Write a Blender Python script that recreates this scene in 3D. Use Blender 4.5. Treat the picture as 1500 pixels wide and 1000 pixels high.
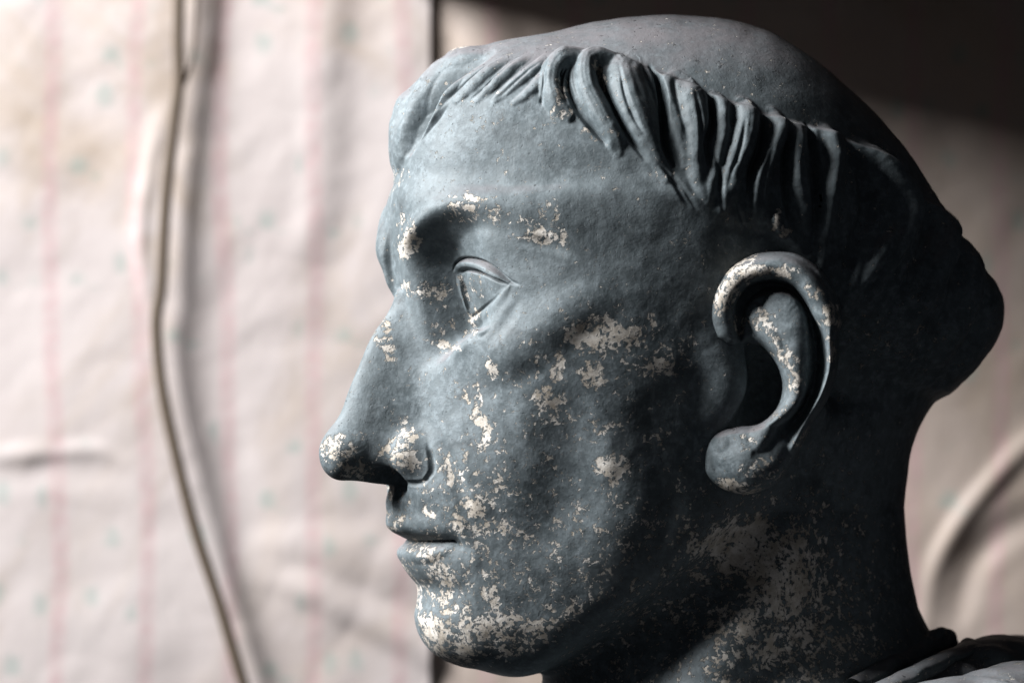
import bpy, math, random
import numpy as np
from mathutils import Vector
for o in list(bpy.data.objects): bpy.data.objects.remove(o)
scene = bpy.context.scene
COL = scene.collection
S = 0.0003            # metres per sculpting unit
D = 2.0               # camera to focus plane
rad = math.radians

# ---------------------------------------------------------------- camera
cd = bpy.data.cameras.new('camera'); cam = bpy.data.objects.new('camera', cd); COL.objects.link(cam)
cam.location = (0, -D, 0); cam.rotation_euler = (rad(90), 0, 0)
cd.sensor_width = 36; cd.lens = 36*D/0.45; cd.clip_start = 0.05; cd.clip_end = 50
cd.dof.use_dof = True; cd.dof.focus_distance = D - 0.012; cd.dof.aperture_fstop = 6.5
scene.camera = cam

# ---------------------------------------------------------------- light
w = bpy.data.worlds.new('World'); scene.world = w; w.use_nodes = True
w.node_tree.nodes['Background'].inputs[0].default_value = (0.8, 0.86, 1.0, 1)
w.node_tree.nodes['Background'].inputs[1].default_value = 0.03
def area(name, loc, target, sx, sy, power, col):
    l = bpy.data.lights.new(name, 'AREA'); l.shape = 'RECTANGLE'; l.size = sx; l.size_y = sy
    l.energy = power; l.color = col
    o = bpy.data.objects.new(name, l); COL.objects.link(o); o.location = loc
    o.rotation_euler = (Vector(target)-Vector(loc)).to_track_quat('-Z', 'Y').to_euler()
    return o
wl_ = area('window_light', (-1.08, -0.155, 0.75), (0.05, -0.20, -0.05), 0.62, 0.66, 48, (0.97, 0.985, 1.0))
wl_.data.spread = rad(135)
scene.view_settings.view_transform = 'Standard'; scene.view_settings.look = 'None'
scene.view_settings.exposure = 0.0; scene.view_settings.gamma = 1.0
scene.render.engine = 'CYCLES'

# ---------------------------------------------------------------- helpers
def tag(o, label=None, cat=None, group=None, kind=None):
    if label: o['label'] = label
    if cat: o['category'] = cat
    if group: o['group'] = group
    if kind: o['kind'] = kind
    return o
def mesh_obj(name, v, f, mat, parent=None, attrs=None, normals=None, smooth=True):
    """v (n,3) float, f (m,4) or (m,3) int"""
    me = bpy.data.meshes.new(name)
    v = np.ascontiguousarray(v, np.float32); f = np.ascontiguousarray(f, np.int32)
    n, m, k = len(v), len(f), f.shape[1]
    me.vertices.add(n); me.vertices.foreach_set('co', v.ravel())
    me.loops.add(m*k); me.loops.foreach_set('vertex_index', f.ravel())
    me.polygons.add(m); me.polygons.foreach_set('loop_start', np.arange(0, m*k, k, dtype=np.int32))
    me.update(calc_edges=True)
    me.polygons.foreach_set('use_smooth', np.full(m, smooth))
    if attrs:
        for nm, a in attrs.items():
            at = me.attributes.new(nm, 'FLOAT', 'POINT'); at.data.foreach_set('value', np.ascontiguousarray(a, np.float32))
    me.update()
    if normals is not None:
        me.normals_split_custom_set_from_vertices(normals.astype(np.float32))
    me.materials.append(mat)
    o = bpy.data.objects.new(name, me); COL.objects.link(o)
    if parent: o.parent = parent
    return o
def smooth01(a, b, x):
    t = np.clip((x-a)/(b-a), 0, 1); return t*t*(3-2*t)
def smax(a, b, k):
    h = np.clip(0.5+0.5*(a-b)/k, 0, 1); return b+(a-b)*h+k*h*(1-h)
def smin(a, b, k): return -smax(-a, -b, k)
def spl(xs, ys, x):
    """monotone-ish cubic (Catmull) interpolation, numpy only"""
    xs = np.asarray(xs, float); ys = np.asarray(ys, float)
    x = np.clip(x, xs[0], xs[-1]); i = np.clip(np.searchsorted(xs, x, side='right')-1, 0, len(xs)-2)
    d = np.diff(ys, axis=0)/(np.diff(xs) if ys.ndim == 1 else np.diff(xs)[:, None])
    m = np.empty_like(ys); m[0] = d[0]; m[-1] = d[-1]
    dx = np.diff(xs); wa = dx[1:]/(dx[1:]+dx[:-1]); wa = wa if ys.ndim == 1 else wa[:, None]
    m[1:-1] = d[:-1]*wa+d[1:]*(1-wa)
    hx = xs[i+1]-xs[i]; t = (x-xs[i])/hx
    if ys.ndim > 1: hx = hx[:, None]; t = t[:, None]
    t2, t3 = t*t, t*t*t
    return (2*t3-3*t2+1)*ys[i]+(t3-2*t2+t)*hx*m[i]+(-2*t3+3*t2)*ys[i+1]+(t3-t2)*hx*m[i+1]
def bil(G, a, b):
    """bilinear lookup of G[a,b] at float indices"""
    a = np.clip(a, 0, G.shape[0]-1.001); b = np.clip(b, 0, G.shape[1]-1.001)
    i = a.astype(np.int32); j = b.astype(np.int32); u = (a-i).astype(np.float32); v = (b-j).astype(np.float32)
    w_ = G.shape[1]; k = i*w_+j; g = G.ravel()
    return (g[k]*(1-v)+g[k+1]*v)*(1-u)+(g[k+w_]*(1-v)+g[k+w_+1]*v)*u
def blur(G, n):
    for _ in range(n):
        P = np.pad(G, 1, mode='edge'); G = (P[:-2, 1:-1]+2*P[1:-1, 1:-1]+P[2:, 1:-1])/4
        P = np.pad(G, 1, mode='edge'); G = (P[1:-1, :-2]+2*P[1:-1, 1:-1]+P[1:-1, 2:])/4
    return G
def fade(t): return t*t*t*(t*(t*6-15)+10)
_rs = np.random.RandomState(7)
_tab = _rs.rand(256, 256).astype(np.float32)
def vnoise(x, y, s):
    x = x/s; y = y/s; i = np.floor(x).astype(int); j = np.floor(y).astype(int); u = fade(x-i); v = fade(y-j)
    a = _tab[i % 256, j % 256]; b = _tab[(i+1) % 256, j % 256]; c_ = _tab[i % 256, (j+1) % 256]; d = _tab[(i+1) % 256, (j+1) % 256]
    return (a*(1-u)+b*u)*(1-v)+(c_*(1-u)+d*u)*v

# ================================================================ THE HEAD
PSI = rad(19); CP, SP = math.cos(PSI), math.sin(PSI)
KD = D/S; VREF = 200.
def fl_to_view(f, l):            # head axes -> view axes (x right, v towards the camera)
    return 1000-CP*f+SP*l, SP*f+CP*l
def seen(x, y, v):               # where the camera sees a point
    k = KD/(KD-(v-VREF)); return 750+(x-750)*k, 500+(y-500)*k

# --- cranium: mid-line profile as traced, polar about (cx, cy)
CX, CY = 1010., 340.
prof = [(716,450),(664,395),(618,345),(592,295),(590,250),(598,196),(616,142),(655,90),(718,58),(800,40),(880,20),(960,9),(1040,11),(1110,28),
        (1170,65),(1222,105),(1276,155),(1322,210),(1356,265),(1386,320),(1412,365),(1432,400),(1448,440),(1446,490),(1425,540),(1385,580),
        (1320,620),(1220,650),(1100,665),(960,660),(860,620),(800,570),(760,515)]
pa = [math.atan2(y-CY, (x-CX)) for x, y in prof]; pr = [math.hypot((x-CX)/CP, y-CY) for x, y in prof]
pa = [math.atan2(y-CY, (x-CX)/CP) for x, y in prof]
o_ = np.argsort(pa); pa = np.array(pa)[o_]; pr = np.array(pr)[o_]
pa3 = np.concatenate([pa-2*math.pi, pa, pa+2*math.pi]); pr3 = np.tile(pr, 3)
ATAB = spl(pa3, pr3, np.linspace(-math.pi, math.pi, 1441)).astype(np.float32)
FC = (1000-CX)/CP
def g_cran(f, l, y):
    dx = -(f-FC); dy = y-CY
    r = np.sqrt(dx*dx+dy*dy)+1e-3; a = np.arctan2(dy, dx)
    t = (a+math.pi)/(2*math.pi)*1440; i = np.clip(t.astype(np.int32), 0, 1439); u = t-i
    R = ATAB[i]*(1-u)+ATAB[i+1]*u
    B = 300+np.clip(-f, -400, 400)*0.10-np.clip(f-150, 0, 300)*0.12-np.clip(y-430, 0, 300)*0.18
    q = r/R; b = np.abs(l)/B
    return ((q**2.3+b**2.3)**(1/2.3)-1)*300

# --- the front of the face, depth as seen from the front: F(l, y)
LC = [0, 40, 80, 120, 160, 200, 240, 280, 330]
ROWS = {260: (430,428,420,402,372,325,255,130,0), 300: (438,437,431,414,385,338,270,160,20), 345: (445,444,439,426,398,345,278,180,40),
 390: (442,440,433,418,388,340,280,190,50), 440: (435,431,420,402,374,334,285,205,60), 500: (430,424,411,393,369,334,278,200,60),
 560: (432,427,412,388,358,320,270,185,50), 620: (440,434,417,390,356,312,256,165,30), 680: (450,444,427,396,352,300,238,140,0),
 720: (453,447,428,394,346,290,225,120,-20), 760: (450,443,421,386,338,280,213,105,-30), 800: (438,431,411,377,330,272,203,92,-40),
 840: (424,418,400,367,320,262,192,80,-50), 880: (412,406,388,354,308,250,178,60,-60), 920: (412,404,380,342,293,233,158,35,-80),
 955: (402,392,364,322,272,210,132,5,-100), 990: (372,362,334,292,240,176,98,-30,-120), 1040: (350,340,310,270,215,150,70,-60,-150)}
ys_ = sorted(ROWS); A_ = np.array([ROWS[k] for k in ys_], float)
Y0 = 240; yy = np.arange(Y0, 1041).astype(float); ll = np.arange(0, 331).astype(float)
Ay = spl(ys_, A_, yy)                                     # rows -> every y
FG = spl(LC, Ay.T, ll).T                                  # (y, l)
YY, LL = np.meshgrid(yy, ll, indexing='ij')
# brow and eye socket
yb = spl([0, 30, 55, 80, 110, 150, 190, 225, 260, 330], [420, 398, 366, 342, 320, 305, 310, 328, 350, 380], ll)[None]
FG += 9*np.exp(-((YY-(yb-14))/20)**2)*smooth01(20, 60, LL)*(1-smooth01(210, 290, LL))
SA = spl([0, 42, 54, 63, 73, 86, 102, 120, 150, 175, 200, 240, 330], [0, 0, 8, 27, 54, 60, 57, 50, 37, 18, 5, 0, 0], ll)[None]
yend = spl([0, 60, 85, 105, 130, 160, 200, 240, 330], [490, 488, 478, 466, 450, 436, 410, 385, 385], ll)[None]
FG -= SA*smooth01(yb-8, yb+36, YY)*(1-smooth01(yend, yend+62, YY))
FG += 10*np.exp(-((LL-128)/40)**2-((YY-424)/34)**2)          # the eyeball under its lids
FG -= 5*np.exp(-((LL-150)/50)**2-((YY-478)/16)**2)
# lips
ld = spl([735, 752, 765, 774, 783, 790, 794, 799, 806, 818, 832, 846, 862, 885, 905], [0, 2, 8, 9, 2, -10, -15, -12, -3, 4, 4, -1, -9, -5, 0], yy)
lm = np.sqrt(np.clip(1-(ll/112)**2, 0, 1))
FG += ld[:, None]*lm[None]
FG -= 5*np.exp(-(LL/9)**2)*np.exp(-((YY-738)/22)**2)        # philtrum
FG += 6*np.exp(-((LL-16)/8)**2)*np.exp(-((YY-740)/22)**2)
FG -= 6*np.exp(-((LL-112)/18)**2-((YY-797)/16)**2)         # mouth corner
# nose
rid = spl([425, 440, 455, 470, 495, 530, 570, 605, 628, 645, 658, 670, 685, 696, 704, 709, 714, 730], [430, 440, 452, 465, 483, 500, 517, 532, 546, 556, 559, 558, 550, 536, 512, 470, 400, 200], yy)
nw = spl([425, 455, 500, 550, 600, 640, 670, 700], [34, 34, 38, 44, 46, 44, 43, 40], yy)
Fn = rid[:, None]-80*(LL/nw[:, None])**2.0
Fn = np.where((YY < 425), 0, Fn)
FG = smax(FG, Fn, 40.)
wn = smooth01(14, 34, LL)*(1-smooth01(95, 125, LL))*smooth01(465, 520, YY)*(1-smooth01(600, 690, YY))
FG = FG*(1-wn)+blur(FG, 110)*wn
FG = blur(FG, 2).astype(np.float32)

# --- the sides: half width W(f, y)
FCOL = [-400, -200, -50, 50, 150, 250, 300, 350, 420, 470]
WR = {300: (200,270,290,290,272,250,235,210,150,100), 440: (200,270,290,300,288,262,242,210,150,110), 520: (200,262,285,298,288,258,234,200,150,110),
 600: (200,250,272,285,275,243,218,190,150,110), 700: (190,235,258,270,255,222,198,172,140,110), 800: (180,215,240,256,238,202,176,150,125,100),
 900: (170,200,225,238,216,176,150,128,105,90), 990: (160,190,205,215,190,150,125,105,90,80), 1040: (160,190,200,205,180,140,115,95,80,70)}
ws_ = sorted(WR); Aw = spl(ws_, np.array([WR[k] for k in ws_], float), yy)
ff = np.arange(-400, 471, 2).astype(float); WG = spl(FCOL, Aw.T, ff).T.astype(np.float32)   # (y, f/2)
FFm, YYm = np.meshgrid(ff, yy)
JT = spl([-400, -120, -50, 0, 50, 100, 150, 200, 250, 300, 350, 400, 470], [600, 640, 720, 770, 815, 858, 898, 935, 964, 982, 989, 984, 960], ff)
def ell(f, l, y, c, r):
    k = np.sqrt(((f-c[0])/r[0])**2+((l-c[1])/r[1])**2+((y-c[2])/r[2])**2)
    return (k-1)*min(r)
NY = [600, 700, 750, 850, 905, 960, 1000, 1100, 1300]
NFc = [-96, -98, -98, -98, -100, -108, -120, -150, -180]; NA = [272, 262, 258, 268, 278, 300, 320, 380, 420]; NB = [250, 222, 212, 214, 222, 236, 250, 330, 420]
def g_body(f, ls, y):
    f = f.astype(np.float32); y = y.astype(np.float32); l = np.abs(ls).astype(np.float32)
    gc = g_cran(f, l, y)
    F = bil(FG, y-Y0, l); 
    W = bil(WG, y-Y0, (f+400)/2)
    j = np.interp(f, ff, JT).astype(np.float32)+30*np.clip(1-(l/190)**2, 0, 1)*smooth01(330, 250, f)
    gf = smax((f-F)*0.85, (l-W)*0.9, 26.)
    gf = smax(gf, (y-j)*0.8, 60.)
    gf = smax(gf, (Y0+45-y)*0.8, 20.)
    gf = np.maximum(gf, -f-120)
    # eye, nose wings
    gf = smin(gf, ell(f, l, y, (436, 50, 664), (33, 27, 36)), 20.)
    gf = smin(gf, ell(f, l, y, (528, 0, 667), (33, 40, 38)), 16.)
    gf = smax(gf, -ell(f, l, y, (478, 34, 709), (42, 21, 27)), 7.)
    g = smin(gc, gf, 34.)
    yk = np.clip(y, 600, 1300)
    fc = np.interp(yk, NY, NFc); a = np.interp(yk, NY, NA); b = np.interp(yk, NY, NB)
    gn = (np.sqrt(((f-fc)/a)**2+(l/b)**2)-1)*220
    gn = smax(gn, (600-y)*0.8, 30.)
    return smin(g, gn.astype(np.float32), 56.)

# --- rays: a spine inside the head; below, cones pointing a little down; above, a fan to the crown
NTH = [0]
def theta_list():
    # theta 0 = forward, 90 = near side, 180 = back, 270 = far side
    seg = [(-80, -35, 40), (-35, 0, 120), (0, 25, 230), (25, 60, 200), (60, 140, 300), (140, 200, 170), (200, 280, 40)]
    out = []
    for a, b, n in seg: out += list(np.linspace(a, b, n, endpoint=False))
    return np.radians(np.array(out))
TH = theta_list()
def row_list():
    e0 = -22.
    r = [(y, e0) for y in np.linspace(1110, 860, 120, endpoint=False)]     # low neck
    r += [(y, e0) for y in np.linspace(860, 390, 400, endpoint=False)]
    r += [(390., e) for e in np.linspace(e0, 50, 330, endpoint=False)]
    r += [(390., e) for e in np.linspace(50, 89.6, 110)]
    return np.array(r)
RW = row_list(); NR, NT = len(RW), len(TH)
def rays(rw, th):
    cy = rw[:, 0][:, None]+0*th[None]; el = np.radians(rw[:, 1])[:, None]
    k = np.where(rw[:, 0] > 700, 1., 0.)
    f0 = spl([380, 500, 700, 900, 1110], [40, 50, 60, -30, -100], rw[:, 0])[:, None]+0*th[None]
    df = np.cos(el)*np.cos(th)[None]; dl = np.cos(el)*np.sin(th)[None]; dy = -np.sin(el)+0*th[None]
    return [a.astype(np.float32) for a in (f0, cy, df, dl, dy)]
def solve():
    ci = np.unique(np.r_[np.arange(0, NR, 4), NR-1]); cj = np.r_[np.arange(0, NT, 4)]
    f0, cy, df, dl, dy = rays(RW[ci], TH[cj])
    T = np.full(f0.shape, np.nan, np.float32); prev = np.full(f0.shape, 20., np.float32)
    act = np.ones(f0.shape, bool)
    for t in np.arange(60, 720, 10.):
        ii = np.where(act); 
        g = g_body(f0[ii]+t*df[ii], t*dl[ii], cy[ii]+t*dy[ii])
        hit = g > 0
        T[ii[0][hit], ii[1][hit]] = t; act[ii[0][hit], ii[1][hit]] = False
        if not act.any(): break
    T = np.nan_to_num(T, nan=700.)
    # bracket at full resolution
    Pd = np.pad(T, ((1, 1), (0, 0)), mode='edge'); Pd = np.concatenate([Pd[:, -1:], Pd, Pd[:, :1]], 1)
    mn = np.min([Pd[a:a+T.shape[0], b:b+T.shape[1]] for a in range(3) for b in range(3)], 0)-14
    mx = np.max([Pd[a:a+T.shape[0], b:b+T.shape[1]] for a in range(3) for b in range(3)], 0)+4
    ri = np.clip(np.searchsorted(ci, np.arange(NR), side='right')-1, 0, len(ci)-1); rj = np.clip(np.arange(NT)//4, 0, len(cj)-1)
    lo = mn[ri][:, rj].ravel(); hi = mx[ri][:, rj].ravel()
    f0, cy, df, dl, dy = [a.ravel() for a in rays(RW, TH)]
    # march inside wide brackets first
    n = 8; wide = np.where(hi-lo > 24)[0]
    step = (hi[wide]-lo[wide])/n; done = np.zeros(len(wide), bool); nlo = lo[wide].copy(); nhi = hi[wide].copy()
    for k in range(1, n+1):
        q = np.where(~done)[0]; w_ = wide[q]; t = lo[w_]+step[q]*k
        g = g_body(f0[w_]+t*df[w_], t*dl[w_], cy[w_]+t*dy[w_]); h = g > 0
        nhi[q[h]] = t[h]; nlo[q[h]] = t[h]-step[q[h]]; done[q[h]] = True
    lo[wide] = nlo; hi[wide] = nhi
    for k in range(7):
        m = (lo+hi)/2; g = g_body(f0+m*df, m*dl, cy+m*dy); h = g > 0
        hi = np.where(h, m, hi); lo = np.where(h, lo, m)
    t = (lo+hi)/2
    return (f0+t*df).reshape(NR, NT), (t*dl).reshape(NR, NT), (cy+t*dy).reshape(NR, NT)
HF, HL, HY = solve()
def wsm(G, n):
    for _ in range(n):
        P = np.concatenate([G[:, -1:], G, G[:, :1]], 1); G = (P[:, :-2]+2*P[:, 1:-1]+P[:, 2:])/4
        P = np.pad(G, ((1, 1), (0, 0)), mode='edge'); G = (P[:-2]+2*P[1:-1]+P[2:])/4
    return G
HF, HL, HY = [wsm(a, 4) for a in (HF, HL, HY)]
def normals(Fx, Lx, Yx):
    P = np.stack([Fx, Lx, Yx], -1)
    Pc = np.concatenate([P[:, -1:], P, P[:, :1]], 1); dt = Pc[:, 2:]-Pc[:, :-2]
    Pr = np.concatenate([P[:1], P, P[-1:]], 0); dr = Pr[2:]-Pr[:-2]
    n = np.cross(dt, dr); ln = np.linalg.norm(n, axis=-1, keepdims=True)+1e-9; n = n/ln
    return n
def outward(n):
    f0, cy, df, dl, dy = rays(RW, TH)
    s = np.sign(n[..., 0]*df+n[..., 1]*dl+n[..., 2]*dy); s[s == 0] = 1
    return n*s[..., None]
N0 = outward(normals(wsm(HF, 10), wsm(HL, 10), wsm(HY, 10)))

# --- strokes: ridges and grooves carved along traced lines
def stroke_field(px, py, pts, shape='round'):
    """pts: (x, y, half width, height). returns idx, value(0..1)*height, local param"""
    pts = np.array(pts, float)
    if len(pts) > 2:
        k = np.arange(len(pts)); pts = spl(k, pts, np.linspace(0, len(pts)-1, (len(pts)-1)*5+1))
    mw = pts[:, 2].max()*1.05+1
    m = np.where((px > pts[:, 0].min()-mw) & (px < pts[:, 0].max()+mw) & (py > pts[:, 1].min()-mw) & (py < pts[:, 1].max()+mw))[0]
    x = px[m]; y = py[m]; bd = np.full(len(m), 9., np.float32); bh = np.zeros(len(m), np.float32)
    sd = np.zeros(len(m), np.float32)
    for a, b in zip(pts[:-1], pts[1:]):
        ex, ey = b[0]-a[0], b[1]-a[1]; L2 = ex*ex+ey*ey+1e-9
        t = np.clip(((x-a[0])*ex+(y-a[1])*ey)/L2, 0, 1)
        dx = x-a[0]-t*ex; dy_ = y-a[1]-t*ey
        ww = np.maximum(a[2]+(b[2]-a[2])*t, .5); d = np.sqrt(dx*dx+dy_*dy_)/ww
        h = a[3]+(b[3]-a[3])*t
        c = d < bd; bd = np.where(c, d, bd); bh = np.where(c, h, bh)
        sd = np.where(c, np.sign(ex*dy_-ey*dx), sd)
    if shape == 'round': v = np.sqrt(np.clip(1-bd**2, 0, 1))
    elif shape == 'lock': v = np.clip(1-bd**2, 0, 1)**.8*(1+.035*np.sin(bd*sd*6+pts[0, 0])+.015*np.sin(bd*sd*17+pts[0, 1]))
    elif shape == 'soft': v = np.clip(1-bd**2, 0, 1)**2
    elif shape == 'lockb': v = np.clip(1-bd**2, 0, 1)**.8
    elif shape == 'vee': v = np.clip(1-bd, 0, 1)**1.2
    else: v = np.clip(1-bd**2, 0, 1)
    return m, v*bh, bd*sd
#STROKES#
# hair locks: (x, y, half width, height)
LOCKS = [
 [(706,70,9,5),(672,76,15,15),(640,92,17,24),(616,122,18,29),(596,172,17,28),(583,225,13,20),(577,262,7,5)],          # roll of hair over the brow
 [(676,112,6,3),(655,136,9,9),(632,162,10,9),(612,192,8,7),(602,216,5,2)],
 [(745,84,5,2),(720,102,8,7),(690,128,9,6),(668,148,6,2)],
 [(775,82,5,2),(750,100,8,7),(720,128,8,6),(697,148,5,2)],
 [(800,82,5,2),(785,98,8,6),(750,126,8,5),(725,148,5,2)],
 [(808,92,5,2),(792,118,9,7),(770,140,7,4),(752,152,4,2)],
 [(880,84,8,4),(840,88,12,14),(812,102,14,20),(806,130,14,20),(815,155,12,16),(834,172,7,7)],   # curl
 [(915,88,8,4),(880,90,12,14),(860,102,14,20),(862,135,14,19),(880,170,14,16),(900,205,12,12),(905,222,8,4)],
 [(925,92,14,8),(915,115,22,20),(925,150,24,24),(942,190,20,20),(958,225,14,12),(975,262,8,4)],
 [(990,110,10,6),(975,130,9,8),(985,175,12,12),(1000,215,12,12),(1004,245,8,6)],
 [(1000,120,12,8),(1010,150,20,18),(1018,190,22,22),(1018,230,18,18),(1022,265,12,10),(1032,290,6,4)],
 [(1045,140,8,6),(1055,160,11,12),(1056,195,11,14),(1048,235,11,14),(1040,270,11,10),(1036,295,6,4)],
 [(1085,150,10,6),(1092,170,16,18),(1088,205,18,22),(1075,240,18,20),(1066,275,16,14),(1058,305,10,5)],
 [(1130,165,9,6),(1140,190,12,16),(1132,215,11,18),(1118,245,12,18),(1108,275,16,14),(1108,305,16,8),(1112,330,8,3)],
 [(1160,185,8,6),(1163,210,11,16),(1164,245,11,18),(1168,275,11,14),(1174,305,9,8),(1178,330,5,3)],
 [(1195,185,9,4),(1212,205,13,14),(1218,240,12,18),(1214,275,12,16),(1210,310,12,12),(1206,350,10,6),(1200,390,6,3)],
 [(1255,210,9,4),(1285,235,13,14),(1305,270,13,18),(1322,300,13,20),(1322,335,13,18),(1305,370,12,14),(1285,405,10,9),(1270,440,6,3)],
 [(1310,330,7,6),(1290,360,10,12),(1268,395,10,12),(1250,425,8,8),(1240,460,5,3)],
 [(1265,360,7,3),(1252,395,9,9),(1240,430,8,6),(1228,460,5,2)],
 [(1350,270,9,4),(1375,330,13,14),(1378,370,14,16),(1362,410,13,12),(1345,445,10,9),(1325,480,6,3)],
 [(1390,340,9,4),(1412,400,14,14),(1408,440,14,14),(1392,480,13,11),(1370,520,9,5)],
 [(1425,400,9,4),(1440,445,14,12),(1430,490,14,12),(1405,530,12,8),(1380,560,8,3)],
 [(1136,305,6,6),(1132,322,8,14),(1138,338,6,10),(1146,346,4,4)],                     # chipped little lock above the ear
]
GROOVES = [
 [(726,74,8,0),(698,88,13,-24),(668,106,16,-42),(644,134,16,-46),(622,172,14,-42),(606,206,10,-26),(598,232,5,0)],
 [(672,74,4,0),(638,92,5,-13),(612,124,5,-15),(594,172,5,-14),(582,225,4,0)],
 [(668,86,4,0),(645,98,4,-11),(622,126,5,-12),(604,170,5,-11),(590,222,3,0)],
 [(660,152,3,0),(640,174,5,-10),(620,200,4,-8),(608,220,3,0)],
 [(655,150,3,0),(635,166,4,-6),(612,196,4,-6),(602,212,3,0)],
 [(760,88,2,0),(735,106,3,-5),(705,134,3,-5),(685,150,2,0)],
 [(722,92,2,0),(695,112,3,-5),(668,136,3,-5),(645,156,2,0)],
 [(795,92,2,0),(770,110,3,-5),(738,138,3,-4),(722,150,2,0)],
 [(797,100,4,0),(799,125,5,-10),(793,150,4,-6)],
 [(838,98,4,0),(832,125,6,-14),(842,155,8,-16),(862,180,10,-16),(885,205,9,-12),(893,212,5,0)],
 [(874,98,4,0),(878,120,6,-18),(893,150,6,-20),(910,185,6,-18),(930,215,6,-12),(950,240,5,0)],
 [(950,96,4,0),(960,115,7,-26),(968,145,9,-34),(970,180,9,-34),(972,215,9,-28),(984,245,6,-10)],
 [(1032,135,5,0),(1040,152,8,-26),(1040,185,8,-32),(1032,215,9,-28),(1034,245,5,-10)],
 [(1070,150,3,0),(1066,172,4,-8),(1070,200,3,0)],
 [(1108,168,5,0),(1115,185,9,-30),(1112,215,10,-36),(1100,250,9,-30),(1094,285,7,-16),(1094,320,6,-6)],
 [(1146,180,3,0),(1150,205,6,-26),(1146,245,7,-28),(1148,285,8,-22),(1156,320,8,-12),(1170,345,6,0)],
 [(1178,180,4,0),(1184,205,8,-28),(1190,240,12,-30),(1192,280,11,-28),(1192,320,10,-18),(1188,355,7,-4)],
 [(1200,210,4,0),(1202,225,4,-12),(1204,245,3,0)],
 [(1235,200,5,0),(1245,230,14,-24),(1262,265,20,-28),(1268,310,22,-28),(1250,350,18,-20),(1235,390,12,-8)],
 [(1340,270,5,0),(1352,320,10,-16),(1348,360,12,-18),(1325,410,12,-14),(1300,460,8,-4)],
 [(1375,330,5,0),(1395,380,8,-14),(1388,430,9,-14),(1365,480,8,-6)],
 [(1420,400,5,0),(1424,440,7,-12),(1412,490,7,-10),(1388,530,5,-3)],
 [(960,240,3,0),(985,268,5,-9),(1000,290,4,-6),(1012,306,3,0)],
 [(1040,225,3,0),(1050,262,5,-10),(1052,295,4,-8),(1062,325,3,0)],
 [(1075,290,3,0),(1082,315,4,-8),(1092,335,3,0)],
 [(905,110,3,0),(914,150,4,-7),(930,185,4,-7),(950,215,3,0)],
 [(1014,140,3,0),(1022,185,4,-8),(1024,235,4,-7),(1030,265,3,0)],
 [(1086,178,3,0),(1080,215,4,-8),(1068,255,4,-7),(1060,285,3,0)],
 [(1128,205,3,0),(1120,240,4,-7),(1110,280,4,-6),(1108,310,3,0)],
 [(1166,220,3,0),(1168,260,4,-7),(1176,300,3,0)],
 [(850,96,3,0),(828,108,4,-7),(822,135,4,-7),(832,158,3,0)],
 [(985,262,4,-4),(1008,290,4,-6),(1022,310,4,0)],
]
MIR = [6, 7, 8, 9, 10, 11, 12, 13, 14, 15, 16, 17, 18, 19, 20, 21]
FACE = [   # fine carving of the face, both sides: (points, shape)
 ([(668,402,3,0),(672,391,6,5),(684,386,6.5,6.5),(705,391,6.5,7),(725,403,6,6),(743,413,3,1.5)], 'round'),        # upper lid rim
 ([(664,398,2,0),(669,385,3,-7),(682,379,3,-9),(705,383,3,-9),(727,396,3,-8),(748,412,3,-5),(765,418,2,0)], 'soft'),
 ([(675,402,2,0),(682,396,3,-5),(705,399,3.5,-8),(728,410,3,-7),(744,416,2,-2)], 'soft'),              # shadow line under the lid
 ([(671,400,3,0),(675,420,4,5),(682,440,4,5),(686,455,3,2)], 'round'),
 ([(676,405,2,0),(681,425,3,-3.5),(686,447,3,-3.5),(688,458,2,0)], 'soft'),
 ([(746,420,3,1),(735,433,9,2.5),(718,452,10,3),(702,466,8,2.5),(692,472,4,1)], 'soft'),          # lower lid
 ([(738,424,2,0),(722,440,3,-3),(704,455,3,-4),(692,464,3,-2)], 'soft'),
 ([(690,476,3,0),(700,480,4,-4),(710,468,3,-5),(716,458,2,0)], 'soft'),                          # tear duct
 ([(694,484,4,1),(704,488,5,4),(716,480,4,2)], 'soft'),
 ([(762,432,8,0),(750,460,14,-2),(732,486,14,-2),(712,512,10,0)], 'soft'),
 ([(625,648,4,0),(632,668,7,-5),(633,688,7,-5),(624,702,5,-4)], 'soft'),                        # behind the wing of the nose
 ([(590,706,5,0),(610,708,6,-5),(628,702,5,0)], 'soft'),
 ([(594,794,2.5,-3),(625,793,2.5,-4),(650,793,2.5,-6),(664,793,2.5,-5),(670,797,2,0)], 'soft'),          # mouth slit
 ([(600,814,12,2),(625,813,15,5),(650,806,10,3),(662,800,5,0)], 'soft'),
 ([(645,730,10,0),(668,760,14,3),(690,800,14,2),(700,840,10,0)], 'soft'),
 ([(640,640,12,0),(655,670,16,-5),(672,710,16,-4),(690,760,12,0)], 'soft'),                      # fold from nose to mouth
 ([(790,560,50,0),(830,640,65,-9),(820,740,65,-8),(780,820,50,0)], 'soft'),
 ([(890,640,40,0),(930,720,60,6),(900,800,55,5),(860,860,40,0)], 'soft'),
 ([(690,560,30,0),(750,512,50,8),(830,462,50,9),(910,430,30,0)], 'soft'),                         # cheek bone
 ([(760,350,12,0),(800,358,14,-5),(835,375,10,0)], 'soft'),
 ([(1106,508,16,-18),(1118,540,26,-38),(1118,578,31,-38),(1106,600,28,-32),(1088,614,18,-16)], 'box'),   # hollow of the ear
 ([(1040,505,30,4),(1066,545,44,17),(1066,580,44,17),(1045,620,30,4)], 'soft'),
]
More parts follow.
